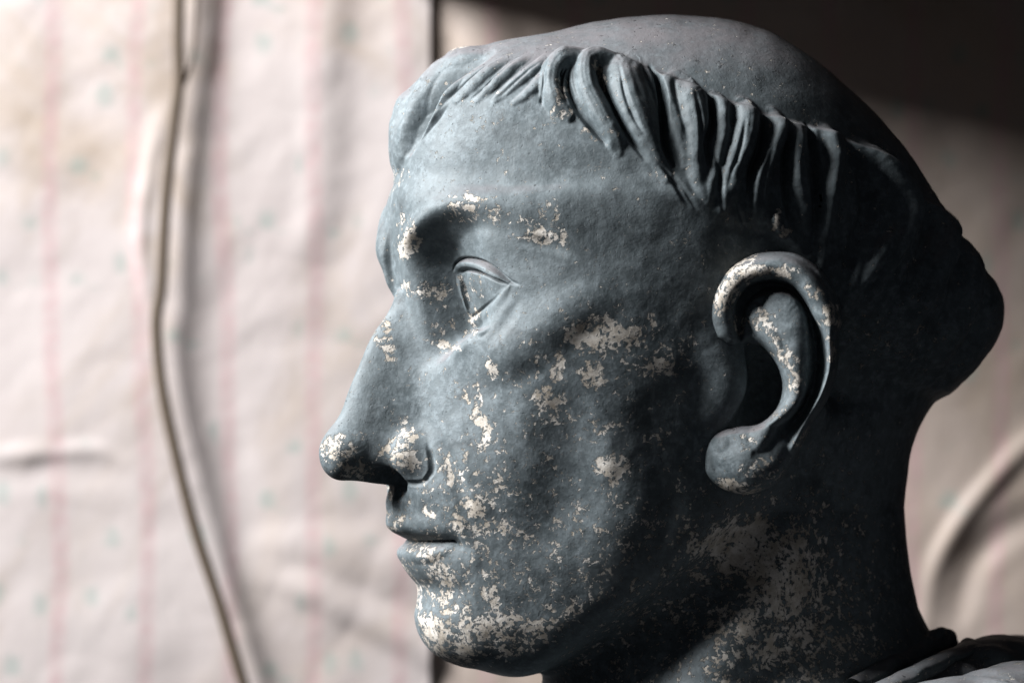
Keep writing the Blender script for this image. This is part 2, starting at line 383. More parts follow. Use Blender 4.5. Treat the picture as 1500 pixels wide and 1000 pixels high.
# ---- apply
GX, GV = fl_to_view(HF, HL)
def side_px(far):
    l = -HL if far else HL
    x, v = fl_to_view(HF, l); X, Y = seen(x, HY, v); return X.ravel(), Y.ravel()
n_ = NR*NT; disp = np.zeros(n_, np.float32); lockid = np.full(n_, -1, np.int32)
PXn, PYn = side_px(False); PXf, PYf = side_px(True)
near = (HL >= 0).ravel(); vis = near
# hairline: crown edge (upper) and lower edge of the fringe, as seen from the side
def band(px, py):
    top = spl([560, 640, 700, 760, 820, 900, 960, 1040, 1120, 1200, 1260, 1330, 1400, 1470], [300, 78, 72, 74, 78, 82, 104, 138, 168, 190, 214, 270, 350, 430], px)
    bot = spl([560, 600, 640, 700, 760, 800, 850, 900, 950, 1000, 1060, 1130, 1200, 1260, 1320, 1400, 1470], [240, 200, 165, 148, 152, 150, 185, 222, 262, 300, 330, 345, 430, 500, 560, 590, 560], px)
    return top, bot
def lk(p):
    return [(x, y, w_*(1.18 if x > 800 else 1), h*(.25 if k == 0 else (1.45 if x > 1255 else 1))) for k, (x, y, w_, h) in enumerate(p)]
def apply_side(px, py, sel, locks, grooves):
    seln = sel; top, bot = band(px, py)
    m = smooth01(top-3, top+9, py)*(1-smooth01(bot-26, bot+6, py))*smooth01(790, 830, px)
    base = 11*m
    r = np.zeros(n_, np.float32)
    for i in locks:
        sel_ = sel if i > 1 else (sel | frontm)
        idx, v, _ = stroke_field(px, py, lk(LOCKS[i]), 'lock')
        k = (v > r[idx]) & sel_[idx]; kk = idx[k]; r[kk] = v[k]
        lockid[kk[v[k] > 2.0]] = i
    g = np.zeros(n_, np.float32)
    for gi, st in enumerate(grooves):
        if gi < 5 and len(grooves) == len(GROOVES): sel = seln | frontm
        else: sel = seln
        st = [(a_, b_, c_*.85, d_) for a_, b_, c_, d_ in st]; idx, v, _ = stroke_field(px, py, st, 'soft'); k = sel[idx]; g[idx[k]] = np.minimum(g[idx[k]], v[k])
    sel = seln | (frontm if len(grooves) == len(GROOVES) else False)
    tot = np.where(sel, base*seln+r*0.86+g*0.66, 0)
    hairm = np.where(sel, np.maximum(m, (r > 1)*1.), 0)
    return tot, hairm
frontm = ((HL < 0) & (HL > -190) & (HF > 150)).ravel()
d1, h1 = apply_side(PXn, PYn, near, range(len(LOCKS)), GROOVES)
d2, h2 = apply_side(PXf, PYf, ~near, MIR, GROOVES[9:])
HM = (h1+h2).reshape(NR, NT)
DH = wsm((d1+d2).reshape(NR, NT), 3)
df_ = np.zeros(n_, np.float32); dfb = np.zeros(n_, np.float32)
for pts, sh in FACE:
    for px, py, sel in ((PXn, PYn, near), (PXf, PYf, ~near)):
        idx, v, _ = stroke_field(px, py, pts, sh); k = sel[idx]; tgt = dfb if max(p[2] for p in pts) > 18 else df_; tgt[idx[k]] += v[k]
idx, v, _ = stroke_field(PXn, PYn, [(566,318,14,0),(564,350,17,9),(564,380,18,14),(570,405,14,13),(580,428,9,3)], 'soft')   # far brow
k = frontm[idx] & (HL.ravel()[idx] < -30); df_[idx[k]] += v[k]
for pts in ([(1190,700,40,0),(1165,780,60,18),(1120,870,75,30),(1060,960,75,26),(1010,1040,60,12)], [(705,100,30,0),(640,110,1,0)]):
    idx, v, _ = stroke_field(PXn, PYn, pts, 'soft'); k = near[idx]; dfb[idx[k]] += v[k]
DF = wsm(df_.reshape(NR, NT), 1)+wsm(dfb.reshape(NR, NT), 16)
# hand-made unevenness of the cast
un = (vnoise(PXn+300, PYn+300, 60)-.5)*3.0+(vnoise(PXn, PYn, 24)-.5)*1.1+(vnoise(PXn, PYn, 11)-.5)*1.6*HM.ravel()
DSP = (DH+DF+un.reshape(NR, NT))
HF2 = HF+N0[..., 0]*DSP; HL2 = HL+N0[..., 1]*DSP; HY2 = HY+N0[..., 2]*DSP
VX, VV = fl_to_view(HF2, HL2)
VERT = np.stack([(VX-750)*S, -(VV-VREF)*S, (500-HY2)*S], -1).reshape(-1, 3)
# faces
ii, jj = np.meshgrid(np.arange(NR-1), np.arange(NT), indexing='ij'); j2 = (jj+1) % NT
FACES = np.stack([ii*NT+jj, (ii+1)*NT+jj, (ii+1)*NT+j2, ii*NT+j2], -1).reshape(-1, 4)
e1 = VERT[FACES[:, 1]]-VERT[FACES[:, 0]]; e2 = VERT[FACES[:, 3]]-VERT[FACES[:, 0]]; fn = np.cross(e2, e1)
# make windings face outward
cen = VERT.mean(0); q = np.einsum('ij,ij->i', fn, VERT[FACES[:, 0]]-cen); flip = (q.sum() > 0)
if flip: FACES = FACES[:, ::-1]

# --- wear: where the grey patina has rubbed off (x, y, rx, ry, angle, amount)
WEAR = [
 (598,355,13,26,20,1),(583,322,6,8,0,.8),(660,296,14,8,0,.7),(692,292,16,9,10,1),(790,347,22,8,5,1),(800,318,22,22,0,.55),(825,350,8,22,0,.6),
 (720,318,60,14,4,.5),(760,330,40,14,10,.5),(690,430,14,40,0,.35),(605,425,20,12,10,.7),(640,430,22,14,20,.5),(568,500,11,34,-5,.9),(655,460,22,14,40,.6),(655,505,22,7,10,.8),(640,480,14,12,0,.5),(692,470,10,18,0,.8),
 (490,650,14,14,0,.9),(500,668,28,14,10,1),(512,688,24,14,0,.7),(580,655,30,12,-25,.9),(600,640,12,14,0,.9),(590,675,30,12,10,.8),(585,620,16,10,0,.4),
 (724,540,6,12,0,1),(705,605,8,26,-12,1),(708,648,9,16,0,.8),(682,580,7,6,0,.9),
 (820,535,9,30,5,.9),(800,585,22,18,0,.8),(795,615,26,14,0,.7),(885,490,52,24,0,1),(868,548,18,15,20,.95),(958,466,8,7,0,.9),
 (960,535,40,14,0,.65),(985,505,30,10,0,.5),(895,686,24,18,0,1),(965,640,16,12,0,.6),(880,625,30,12,20,.5),(900,655,60,12,0,.3),
 (668,700,14,18,0,1),(700,740,20,14,0,1),(672,765,20,16,20,1),(700,785,18,16,0,.9),(690,730,40,50,0,.45),(625,745,8,14,0,.8),(655,680,7,18,15,.8),
 (1085,800,62,40,-10,1.2),(1140,850,48,70,-10,1.1),(1110,930,80,50,0,.85),(1160,860,60,120,-5,.75),(1210,930,70,60,0,.6),(640,830,14,40,-32,.9),(625,850,10,30,-10,.5),(650,880,12,22,-30,1),(635,925,28,22,20,1.1),(665,950,34,22,0,.85),(700,915,36,18,0,.9),
 (720,860,14,30,0,.9),(735,900,30,14,0,.8),(760,930,60,26,-20,.8),(820,890,40,16,-20,.6),(700,960,50,16,0,.6),(770,760,60,60,0,.38),(850,800,80,60,0,.36),
 (910,840,50,60,-30,.42),(940,780,40,30,0,.5),(740,720,30,40,0,.42),(575,765,14,8,0,.7),(590,800,30,10,0,.5),
 (820,150,7,22,10,1),(830,170,8,8,0,1),(865,200,9,4,40,1),(880,120,5,18,-20,.8),(1136,325,7,18,0,1),(1145,345,10,6,0,.8),
 (760,700,130,120,0,.22),(720,860,110,90,0,.3),(640,860,60,110,0,.3),(1000,780,120,90,0,.28),(1110,860,150,140,0,.55),(850,560,120,100,0,.18),(620,700,60,60,0,.25),
 (1080,800,60,50,-20,.66),(1150,830,70,80,0,.72),(1100,930,90,60,0,.62),(1180,960,90,50,0,.5),(1000,890,70,70,0,.4),(1140,780,34,24,0,.7),
 (940,950,120,60,-20,.45),(1020,830,30,40,0,.45),(1080,740,60,16,0,.5),(960,870,80,50,0,.42),(1240,900,70,100,0,.35),(1300,480,60,60,0,.15),(1200,680,80,60,0,.18),
]
def wear_field(px, py):
    w_ = np.zeros(len(px), np.float32)
    jx = px+(vnoise(px, py, 14)-.5)*16; jy = py+(vnoise(px+500, py, 14)-.5)*16
    for x, y, rx, ry, a, s in WEAR:
        R_ = max(rx, ry)*1.7
        m = np.where((np.abs(jx-x) < R_) & (np.abs(jy-y) < R_))[0]
        c_, s_ = math.cos(rad(a)), math.sin(rad(a)); dx = jx[m]-x; dy = jy[m]-y
        d = ((dx*c_+dy*s_)/rx)**2+((-dx*s_+dy*c_)/ry)**2
        w_[m] = np.maximum(w_[m], s*np.clip(1.2-d*.5, 0, 1))
    return w_
SPX = np.where(near, PXn, PXf); WE = wear_field(PXn, PYn)*near+wear_field(PXf+140, PYf+60)*(~near)

# ---------------------------------------------------------------- materials
class NT_:
    def __init__(s, name):
        s.m = bpy.data.materials.new(name); s.m.use_nodes = True; s.t = s.m.node_tree; s.b = s.t.nodes['Principled BSDF']
    def n(s, typ, **kw):
        nd = s.t.nodes.new('ShaderNode'+typ)
        for k, v in kw.items():
            if k.startswith('i_'): nd.inputs[k[2:].replace('_', ' ')].default_value = v
            elif k[0] == 'n' and k[1:].isdigit(): nd.inputs[int(k[1:])].default_value = v
            else: setattr(nd, k, v)
        return nd
    def l(s, a, b): s.t.links.new(a, b)
    def math(s, op, a, b=None, c=None, clamp=False):
        nd = s.t.nodes.new('ShaderNodeMath'); nd.operation = op; nd.use_clamp = clamp
        for i, v in enumerate((a, b, c)):
            if v is None: continue
            if isinstance(v, (int, float)): nd.inputs[i].default_value = v
            else: s.l(v, nd.inputs[i])
        return nd.outputs[0]
    def mix(s, fac, a, b):
        nd = s.t.nodes.new('ShaderNodeMix'); nd.data_type = 'RGBA'
        for sock, v in ((nd.inputs[0], fac), (nd.inputs[6], a), (nd.inputs[7], b)):
            if isinstance(v, (int, float)): sock.default_value = v
            elif isinstance(v, tuple): sock.default_value = (*v, 1)
            else: s.l(v, sock)
        return nd.outputs[2]
    def noise(s, vec, scale, detail=6, rough=.6, dist=0):
        nd = s.n('TexNoise'); nd.inputs['Scale'].default_value = scale; nd.inputs['Detail'].default_value = detail
        nd.inputs['Roughness'].default_value = rough; nd.inputs['Distortion'].default_value = dist; s.l(vec, nd.inputs['Vector']); return nd.outputs[0]
    def ramp(s, v, a, b):
        nd = s.n('MapRange'); nd.clamp = True; nd.interpolation_type = 'SMOOTHSTEP'
        s.l(v, nd.inputs[0]); nd.inputs[1].default_value = a; nd.inputs[2].default_value = b; return nd.outputs[0]
def stone_material():
    M = NT_('weathered_patina'); co = M.n('TexCoord').outputs['Object']
    wa = M.n('Attribute', attribute_name='wear').outputs['Fac']
    mott = M.noise(co, 22, 6, .62, .3); fine = M.noise(co, 260, 4, .7); mid = M.noise(co, 75, 5, .65)
    # patina: blue grey, mottled
    p = M.mix(M.ramp(mott, .32, .68), (.062, .080, .088), (.120, .142, .151))
    p = M.mix(M.ramp(fine, .40, .75), p, (.180, .212, .228))
    p = M.mix(M.math('MULTIPLY', M.ramp(mid, .52, .70), .7), p, (.045, .055, .060))
    # stone under it
    sn = M.noise(co, 120, 5, .7)
    st = M.mix(M.ramp(sn, .35, .7), (.38, .33, .27), (.70, .655, .60))
    # worn mask: broad wear plus ragged noise, islands of patina left inside
    n1 = M.noise(co, 430, 5, .68, .3); n2 = M.noise(co, 130, 4, .6, .4)
    nn = M.math('ADD', M.math('MULTIPLY', n1, 1.15), M.math('MULTIPLY', n2, .60))
    thr = M.math('ADD', nn, M.math('MULTIPLY', wa, .27))
    mask = M.ramp(thr, 1.05, 1.15)
    flecks = M.ramp(M.noise(co, 420, 3, .6, .5), .73, .76)
    mask = M.math('MAXIMUM', mask, M.math('MULTIPLY', flecks, .6))
    nz = M.n('SeparateXYZ'); M.l(M.n('NewGeometry').outputs['Normal'], nz.inputs[0])
    dust = M.math('MULTIPLY', M.ramp(nz.outputs[2], .45, .85), M.math('ADD', .45, M.math('MULTIPLY', M.ramp(mid, .3, .65), .55)))
    p = M.mix(M.math('MULTIPLY', dust, .92), p, (.172, .158, .164))
    pock = M.math('MULTIPLY', M.ramp(M.noise(co, 300, 3, .6, .6), .655, .70), M.math('ADD', M.math('MULTIPLY', dust, .85), .12))
    p = M.mix(pock, p, (.022, .021, .022))
    scr = M.n('Mapping'); scr.inputs['Scale'].default_value = (1, 1, .16); scr.inputs['Rotation'].default_value = (0, .5, 0); M.l(co, scr.inputs[0])
    streak = M.ramp(M.noise(scr.outputs[0], 260, 4, .7, .2), .60, .74)
    lowz = M.ramp(M.noise(co, 9, 3, .5), .42, .62)
    p = M.mix(M.math('MULTIPLY', lowz, .35), p, (.060, .075, .080))
    p = M.mix(M.math('MULTIPLY', streak, .35), p, (.235, .262, .272))
    rim = M.math('MULTIPLY', M.ramp(thr, .99, 1.07), M.math('SUBTRACT', 1.0, mask))
    p = M.mix(M.math('MULTIPLY', rim, .45), p, (.045, .048, .048))
    col = M.mix(mask, p, st)
    pits = M.ramp(M.noise(co, 700, 2, .5), .30, .24)
    col = M.mix(M.math('MULTIPLY', pits, .7), col, (.02, .022, .024))
    M.l(col, M.b.inputs['Base Color'])
    M.b.inputs['Specular IOR Level'].default_value = .45
    M.l(M.math('ADD', M.math('MULTIPLY', mask, .30), M.math('ADD', .56, M.math('MULTIPLY', fine, .2))), M.b.inputs['Roughness'])
    h = M.math('ADD', M.math('MULTIPLY', fine, .5), M.math('MULTIPLY', mid, .22))
    h = M.math('SUBTRACT', h, M.math('ADD', M.math('MULTIPLY', mask, .9), M.math('MULTIPLY', pock, .8))); h = M.math('SUBTRACT', h, M.math('MULTIPLY', pits, .5))
    b = M.n('Bump'); b.inputs['Strength'].default_value = .7; b.inputs['Distance'].default_value = .0009; M.l(h, b.inputs['Height']); M.l(b.outputs[0], M.b.inputs['Normal'])
    return M.m
STONE = stone_material()

# ---------------------------------------------------------------- the bust as a thing
bust = bpy.data.objects.new('stone_bust', None); COL.objects.link(bust); bust.location = (0, 0, -0.2)
tag(bust, 'weathered blue-grey statue head of a tonsured man in profile facing left', 'statue')
def addpart(name, v, f, mat=STONE, attrs=None, normals=None, parent=bust, smooth=True):
    o = mesh_obj(name, v-np.array([0, 0, -0.2]) if parent is bust else v, f, mat, parent, attrs, normals, smooth)
    return o
nrm = normals(HF2, HL2, HY2); nrm = outward(nrm).reshape(-1, 3)
NW = np.stack([-CP*nrm[:, 0]+SP*nrm[:, 1], -(SP*nrm[:, 0]+CP*nrm[:, 1]), -nrm[:, 2]], -1)
fx = PXn[FACES[:, 0]]; fy = PYn[FACES[:, 0]]; fnear = near[FACES[:, 0]]
fl = lockid[FACES].max(1); fh = HM.ravel()[FACES[:, 0]]
def inpoly(x, y, poly):
    c_ = np.zeros(len(x), bool); n = len(poly)
    for i in range(n):
        x1, y1 = poly[i]; x2, y2 = poly[(i+1) % n]
        k = ((y1 > y) != (y2 > y)) & (x < (x2-x1)*(y-y1)/(y2-y1+1e-9)+x1); c_ ^= k
    return c_
part = np.zeros(len(FACES), np.int32)     # 0 head
NAMES = {0: 'head', 1: 'crown', 2: 'hair', 3: 'nose', 4: 'upper_lip', 5: 'lower_lip', 6: 'eyeball', 7: 'upper_eyelid', 8: 'lower_eyelid'}
fxf = PXf[FACES[:, 0]]; fyf = PYf[FACES[:, 0]]; sx = np.where(fnear, fx, fxf); sy = np.where(fnear, fy, fyf)
tp, bt = band(sx, sy)
part[(sy < tp+2) & (sx > 640)] = 1
part[fh > .5] = 2
part[inpoly(sx, sy, [(590,440),(612,470),(640,560),(640,640),(636,700),(615,708),(566,708),(540,712),(400,712),(400,560),(540,450)]) & (fh < .5)] = 3
part[inpoly(sx, sy, [(560,762),(600,768),(640,778),(664,793),(597,794),(540,794)])] = 4
part[inpoly(sx, sy, [(540,795),(664,795),(650,815),(620,838),(580,848),(540,845)])] = 5
part[inpoly(sx, sy, [(677,402),(700,398),(725,408),(742,417),(722,438),(700,456),(688,460),(680,430)])] = 6
part[inpoly(sx, sy, [(665,400),(670,386),(684,380),(705,385),(728,398),(747,413),(742,417),(725,408),(700,398),(680,400),(682,430),(688,460),(680,455)])] = 7
part[inpoly(sx, sy, [(745,416),(748,424),(722,458),(700,474),(690,470),(688,460),(700,456),(722,438)])] = 8
part[(part >= 3) & (part < 9) & ~fnear] += 20
part[fl >= 0] = 100+fl[fl >= 0]
part[(fl >= 0) & ~fnear] += 100
order = np.argsort(part, kind='stable'); ps = part[order]; us, st_ = np.unique(ps, return_index=True); st_ = np.r_[st_, len(ps)]
for u, a, b in zip(us, st_[:-1], st_[1:]):
    F_ = FACES[order[a:b]]; uv, inv = np.unique(F_, return_inverse=True); F_ = inv.reshape(-1, 4)
    addpart(NAMES.get(int(u)-20 if 23 <= u < 29 else int(u), 'hair_lock'), VERT[uv], F_, attrs={'wear': WE[uv]}, normals=NW[uv])
# ================================================================ THE EAR
EPOLY = [(1037,465),(1041,441),(1052,416),(1070,391),(1099,375),(1132,370),(1164,373),(1189,387),(1209,408),(1224,437),(1230,466),(1225,484),
 (1223,510),(1222,539),(1214,568),(1203,592),(1189,613),(1173,645),(1156,678),(1136,703),(1110,717),(1078,721),(1054,711),(1037,695),(1033,678),
 (1037,650),(1052,634),(1080,626),(1112,622),(1138,600),(1148,568),(1140,535),(1118,508),(1096,500),(1072,506),(1058,502),(1045,498),(1040,484)]
EFEAT = [
 ([(1066,498,17,12),(1058,464,19,22),(1063,431,20,27),(1082,407,20,28),(1112,394,20,28),(1144,393,20,27),(1171,405,19,27),(1192,428,19,27),(1206,454,19,27),
   (1214,474,14,26),(1216,496,8,25),(1217,520,6,24),(1215,546,6,24),(1206,574,6,22),(1192,602,7,20),(1176,632,9,16),(1164,655,10,10)], 'round'),
 ([(1140,440,18,10),(1148,465,33,16),(1157,500,29,20),(1164,545,21,24),(1167,575,15,26),(1154,600,13,25),(1132,616,12,22),(1110,626,10,12)], 'round'),
 ([(1104,456,13,8),(1118,472,19,15),(1138,498,17,19),(1156,528,12,20)], 'round'),
 ([(1066,655,24,12),(1088,668,44,22),(1104,674,44,21),(1130,660,28,12)], 'lockb'),
 ([(1130,618,14,16),(1118,636,20,20),(1104,655,26,20)], 'lockb'),
 ([(1085,470,8,-12),(1088,445,10,-26),(1104,424,15,-30),(1130,418,14,-26),(1160,424,9,-20),(1182,450,10,-24),(1192,490,12,-26),(1196,530,12,-26),(1190,570,11,-24),(1172,606,10,-16),(1150,634,8,-8)], 'soft'),
 ([(1082,500,8,-10),(1083,480,9,-14),(1086,460,8,-10)], 'soft'),
]
def build_ear(flip=False):
    st = 1.0; gx = np.arange(1022, 1240, st); gy = np.arange(358, 732, st); X, Y = np.meshgrid(gx, gy)
    x = X.ravel(); y = Y.ravel()
    P = np.array(EPOLY, float); k = np.arange(len(P)+1); P = spl(k, np.vstack([P, P[:1]]), np.linspace(0, len(P), len(P)*4, endpoint=False))
    dd = np.full(len(x), 1e9)
    for i in range(len(P)):
        a, b = P[i], P[(i+1) % len(P)]; e = b-a; t = np.clip(((x-a[0])*e[0]+(y-a[1])*e[1])/(e@e+1e-9), 0, 1)
        dd = np.minimum(dd, np.hypot(x-a[0]-t*e[0], y-a[1]-t*e[1]))
    ins = inpoly(x, y, [tuple(p) for p in P]); sd = np.where(ins, dd, -dd)
    pos = np.zeros(len(x)); neg = np.zeros(len(x))
    for pts, sh in EFEAT:
        idx, v, _ = stroke_field(x, y, pts, sh); up = v > 0
        pos[idx[up]] = np.maximum(pos[idx[up]], v[up]); neg[idx[~up]] = np.minimum(neg[idx[~up]], v[~up])
    h = pos+neg*np.clip(1-pos/22, .0, 1)
    G = blur(h.reshape(X.shape), 5)
    sdg = blur(sd.reshape(X.shape), 1)
    edge = np.sqrt(np.clip(1-(1-np.clip((sdg+1.5)/11, 0, 1))**2, 0, 1))
    plane = 292+(X-1040)*0.20+(vnoise(X, Y, 18)-.5)*2
    v = plane+G*edge-22*(1-edge)-np.clip(-(sdg+1.5), 0, 6)*28
    kk = KD/(KD-(v-VREF)); ox = 750+(X-750)/kk; oy = 500+(Y-500)/kk
    V = np.stack([(ox-750)*S, -(v-VREF)*S, (500-oy)*S], -1).reshape(-1, 3)
    r, c_ = X.shape; I = np.arange(r*c_).reshape(r, c_)
    F_ = np.stack([I[:-1, :-1], I[1:, :-1], I[1:, 1:], I[:-1, 1:]], -1).reshape(-1, 4)
    keep = (sdg.ravel()[F_] > -6).all(1); F_ = F_[keep]
    uv, inv = np.unique(F_, return_inverse=True)
    wv = wear_ear(x, y)
    return V[uv], inv.reshape(-1, 4), wv[uv]
EWEAR = [(1075,410,16,50,35,1.0),(1120,398,46,9,0,.9),(1062,435,10,30,10,.9),(1190,425,18,12,40,.7),(1215,465,14,24,0,.95),(1218,505,7,22,0,.9),(1115,470,18,14,30,.85),(1145,510,12,26,-35,.7),
 (1165,560,12,30,0,.6),(1085,475,14,14,0,.6),(1080,712,34,9,8,1),(1100,650,20,14,0,.7),(1120,690,30,20,0,.65),(1180,640,12,26,25,.5),(1150,600,24,10,-30,.5)]
def wear_ear(x, y):
    w_ = np.zeros(len(x), np.float32); jx = x+(vnoise(x, y, 11)-.5)*12; jy = y+(vnoise(x+500, y, 11)-.5)*12
    for X_, Y_, rx, ry, a, s in EWEAR:
        c_, s_ = math.cos(rad(a)), math.sin(rad(a)); dx = jx-X_; dy = jy-Y_
        d = ((dx*c_+dy*s_)/rx)**2+((-dx*s_+dy*c_)/ry)**2; w_ = np.maximum(w_, s*np.clip(1.25-d*.62, 0, 1))
    return w_
EV, EF, EW = build_ear()
ear_o = addpart('ear', EV, EF, attrs={'wear': EW})
# the other ear: mirrored through the head's middle plane
vv = -EV[:, 1]/S+VREF; xx = EV[:, 0]/S+750-1000; f_ = (-CP*xx+SP*vv); l_ = (SP*xx+CP*vv)
x2, v2 = fl_to_view(f_, -l_)
addpart('ear', np.stack([(x2-750)*S, -(v2-VREF)*S, EV[:, 2]], -1), EF[:, ::-1], attrs={'wear': EW})

# ================================================================ THE COWL AND SHOULDER OF THE ROBE
def v2w(x, y, v):                  # a point seen at (x, y) at depth v
    k = KD/(KD-(v-VREF)); x = 750+(np.asarray(x, float)-750)/k; y = 500+(np.asarray(y, float)-500)/k
    return np.stack([(x-750)*S, -(np.asarray(v, float)-VREF)*S+0*x, (500-y)*S], -1)
def sweep(name, path, nseg=24, nlen=120, sq=1.0, rough=0.0, mat=STONE, wear=0.2, parent=bust, **kw):
    """path: (x, y, v, r_vertical, r_depth)"""
    P = np.array(path, float); P = spl(np.arange(len(P)), P, np.linspace(0, len(P)-1, nlen))
    C_ = v2w(P[:, 0], P[:, 1], P[:, 2]); T_ = np.gradient(C_, axis=0); T_ /= np.linalg.norm(T_, axis=1, keepdims=True)
    up = np.array([0, 1., 0]); B = np.cross(T_, up); B /= np.linalg.norm(B, axis=1, keepdims=True); U = np.cross(B, T_)
    a = np.linspace(0, 2*math.pi, nseg, endpoint=False)
    rr = 1+rough*(vnoise(np.add.outer(np.arange(nlen)*3., a*0), np.add.outer(np.zeros(nlen), 40+25*np.cos(a)), 18)-.5)
    V = C_[:, None]+S*rr[..., None]*(B[:, None]*np.cos(a)[None, :, None]*P[:, 3][:, None, None]+U[:, None]*np.sin(a)[None, :, None]*P[:, 4][:, None, None])
    I = np.arange(nlen*nseg).reshape(nlen, nseg); J = np.roll(I, -1, 1)
    F_ = np.stack([I[:-1], J[:-1], J[1:], I[1:]], -1).reshape(-1, 4)
    V = V.reshape(-1, 3)
    return addpart(name, V, F_, mat=mat, attrs={'wear': np.full(len(V), wear)}, parent=parent, **kw) if parent is bust else mesh_obj(name, V, F_, mat, parent)
sweep('cowl_edge', [(1040,1120,330,16,30),(1180,1062,320,16,30),(1290,1012,270,15,30),(1345,985,200,14,30),(1392,962,120,13,26),(1425,950,40,12,24),(1430,960,-100,12,24)], rough=.25)
sweep('cowl', [(1230,1150,300,60,60),(1330,1075,200,70,70),(1400,1030,100,76,90),(1450,1000,-20,72,100),(1500,990,-120,66,100),(1560,1010,-200,60,90)], nseg=40, rough=.3)
sweep('shoulder_drape', [(1180,1200,420,90,120),(1330,1110,380,98,130),(1440,1078,300,96,140),(1540,1050,200,90,140),(1700,1060,60,90,140)], nseg=48, rough=.25)
sweep('robe_fold', [(700,1120,-40,40,60),(790,1060,-60,60,60),(880,1065,-80,60,60),(1000,1090,-100,60,60)], nseg=40, rough=.2)
# rough broken lip where the nape meets the cowl
sweep('neck_seam', [(1250,1010,200,14,16),(1330,960,60,16,18),(1372,935,-40,18,20),(1392,940,-120,16,20),(1380,960,-240,14,20)], rough=.7)

# ================================================================ BEHIND: two cloth sheets on a dark wall, a cord
YW = 0.55; KW = (D+YW)/D
def wpx(x, y, d=0.0):             # wall point seen at pixel (x, y), d metres in front of the wall plane
    k = (D+YW-d)/D; return np.stack([(np.asarray(x, float)-750)*S*k, np.full(np.shape(x), YW)-d, (500-np.asarray(y, float))*S*k], -1)
def sheet_mat(name, lo, hi):
    M = NT_(name); tc = M.n('TexCoord').outputs['Object']; sp = M.n('SeparateXYZ'); M.l(tc, sp.inputs[0])
    wob = M.noise(tc, 5, 2, .5); X = M.math('ADD', sp.outputs[0], M.math('MULTIPLY', wob, .022)); Z = sp.outputs[2]
    per = .0478                                   # one stripe repeat
    t = M.math('FRACT', M.math('DIVIDE', M.math('ADD', X, 10*per-.0215), per))
    d = M.math('ABSOLUTE', M.math('SUBTRACT', t, .5))
    stripe = M.ramp(d, .13, .04)
    dash = M.ramp(M.noise(tc, 190, 2, .5), .40, .62)
    stripe = M.math('MULTIPLY', stripe, M.math('ADD', .55, M.math('MULTIPLY', dash, .45)))
    centre = M.ramp(d, .035, .012)
    base = M.mix(M.noise(tc, 9, 4, .6), lo, hi)
    stain = M.ramp(M.noise(tc, 4.3, 6, .62, .8), .47, .66)
    base = M.mix(M.math('MULTIPLY', stain, .8), base, (.42, .33, .25))
    c = M.mix(M.math('MULTIPLY', stripe, .5), base, (.52, .30, .31))
    c = M.mix(M.math('MULTIPLY', centre, .16), c, (.40, .44, .42))
    # sprigs between the stripes: staggered rows
    vor = M.n('TexVoronoi'); vor.inputs['Randomness'].default_value = .55
    mp = M.n('Mapping'); mp.inputs['Scale'].default_value = (1/.0239, 1, 1/.031); M.l(tc, mp.inputs[0])
    mp.inputs['Location'].default_value = (0, .5, 0)
    sx = M.n('SeparateXYZ'); M.l(mp.outputs[0], sx.inputs[0]); cb = M.n('CombineXYZ')
    row = M.math('MULTIPLY', M.math('FLOOR', sx.outputs[2]), .37)
    M.l(M.math('ADD', sx.outputs[0], row), cb.inputs[0]); M.l(sx.outputs[2], cb.inputs[2]); cb.inputs[1].default_value = .5
    M.l(cb.outputs[0], vor.inputs['Vector']); vor.inputs['Scale'].default_value = 1
    leaf = M.math('ADD', vor.outputs['Distance'], M.math('MULTIPLY', M.math('SUBTRACT', M.noise(tc, 330, 2, .5), .5), .34))
    lm_ = M.math('MULTIPLY', M.ramp(leaf, .28, .11), M.ramp(d, .10, .16))
    c = M.mix(M.math('MULTIPLY', lm_, .42), c, (.26, .36, .32))
    M.l(c, M.b.inputs['Base Color']); M.b.inputs['Roughness'].default_value = .55; M.b.inputs['Specular IOR Level'].default_value = .35
    b = M.n('Bump'); b.inputs['Strength'].default_value = .3; b.inputs['Distance'].default_value = .002; M.l(M.noise(tc, 60, 4, .6), b.inputs['Height']); M.l(b.outputs[0], M.b.inputs['Normal'])
    return M.m
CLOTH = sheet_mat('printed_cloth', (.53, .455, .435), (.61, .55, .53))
CLOTH_SHADED = sheet_mat('shade_toned_cloth', (.43, .345, .295), (.50, .42, .37))  # printed cloth darkened and browned: shade put into the right sheet's colour
def plain(name, col, rough=.7):
    M = NT_(name); tc = M.n('TexCoord').outputs['Object']
    c = M.mix(M.noise(tc, 90, 4, .6), tuple(a*.75 for a in col), tuple(a*1.2 for a in col)); M.l(c, M.b.inputs['Base Color']); M.b.inputs['Roughness'].default_value = rough
    return M.m
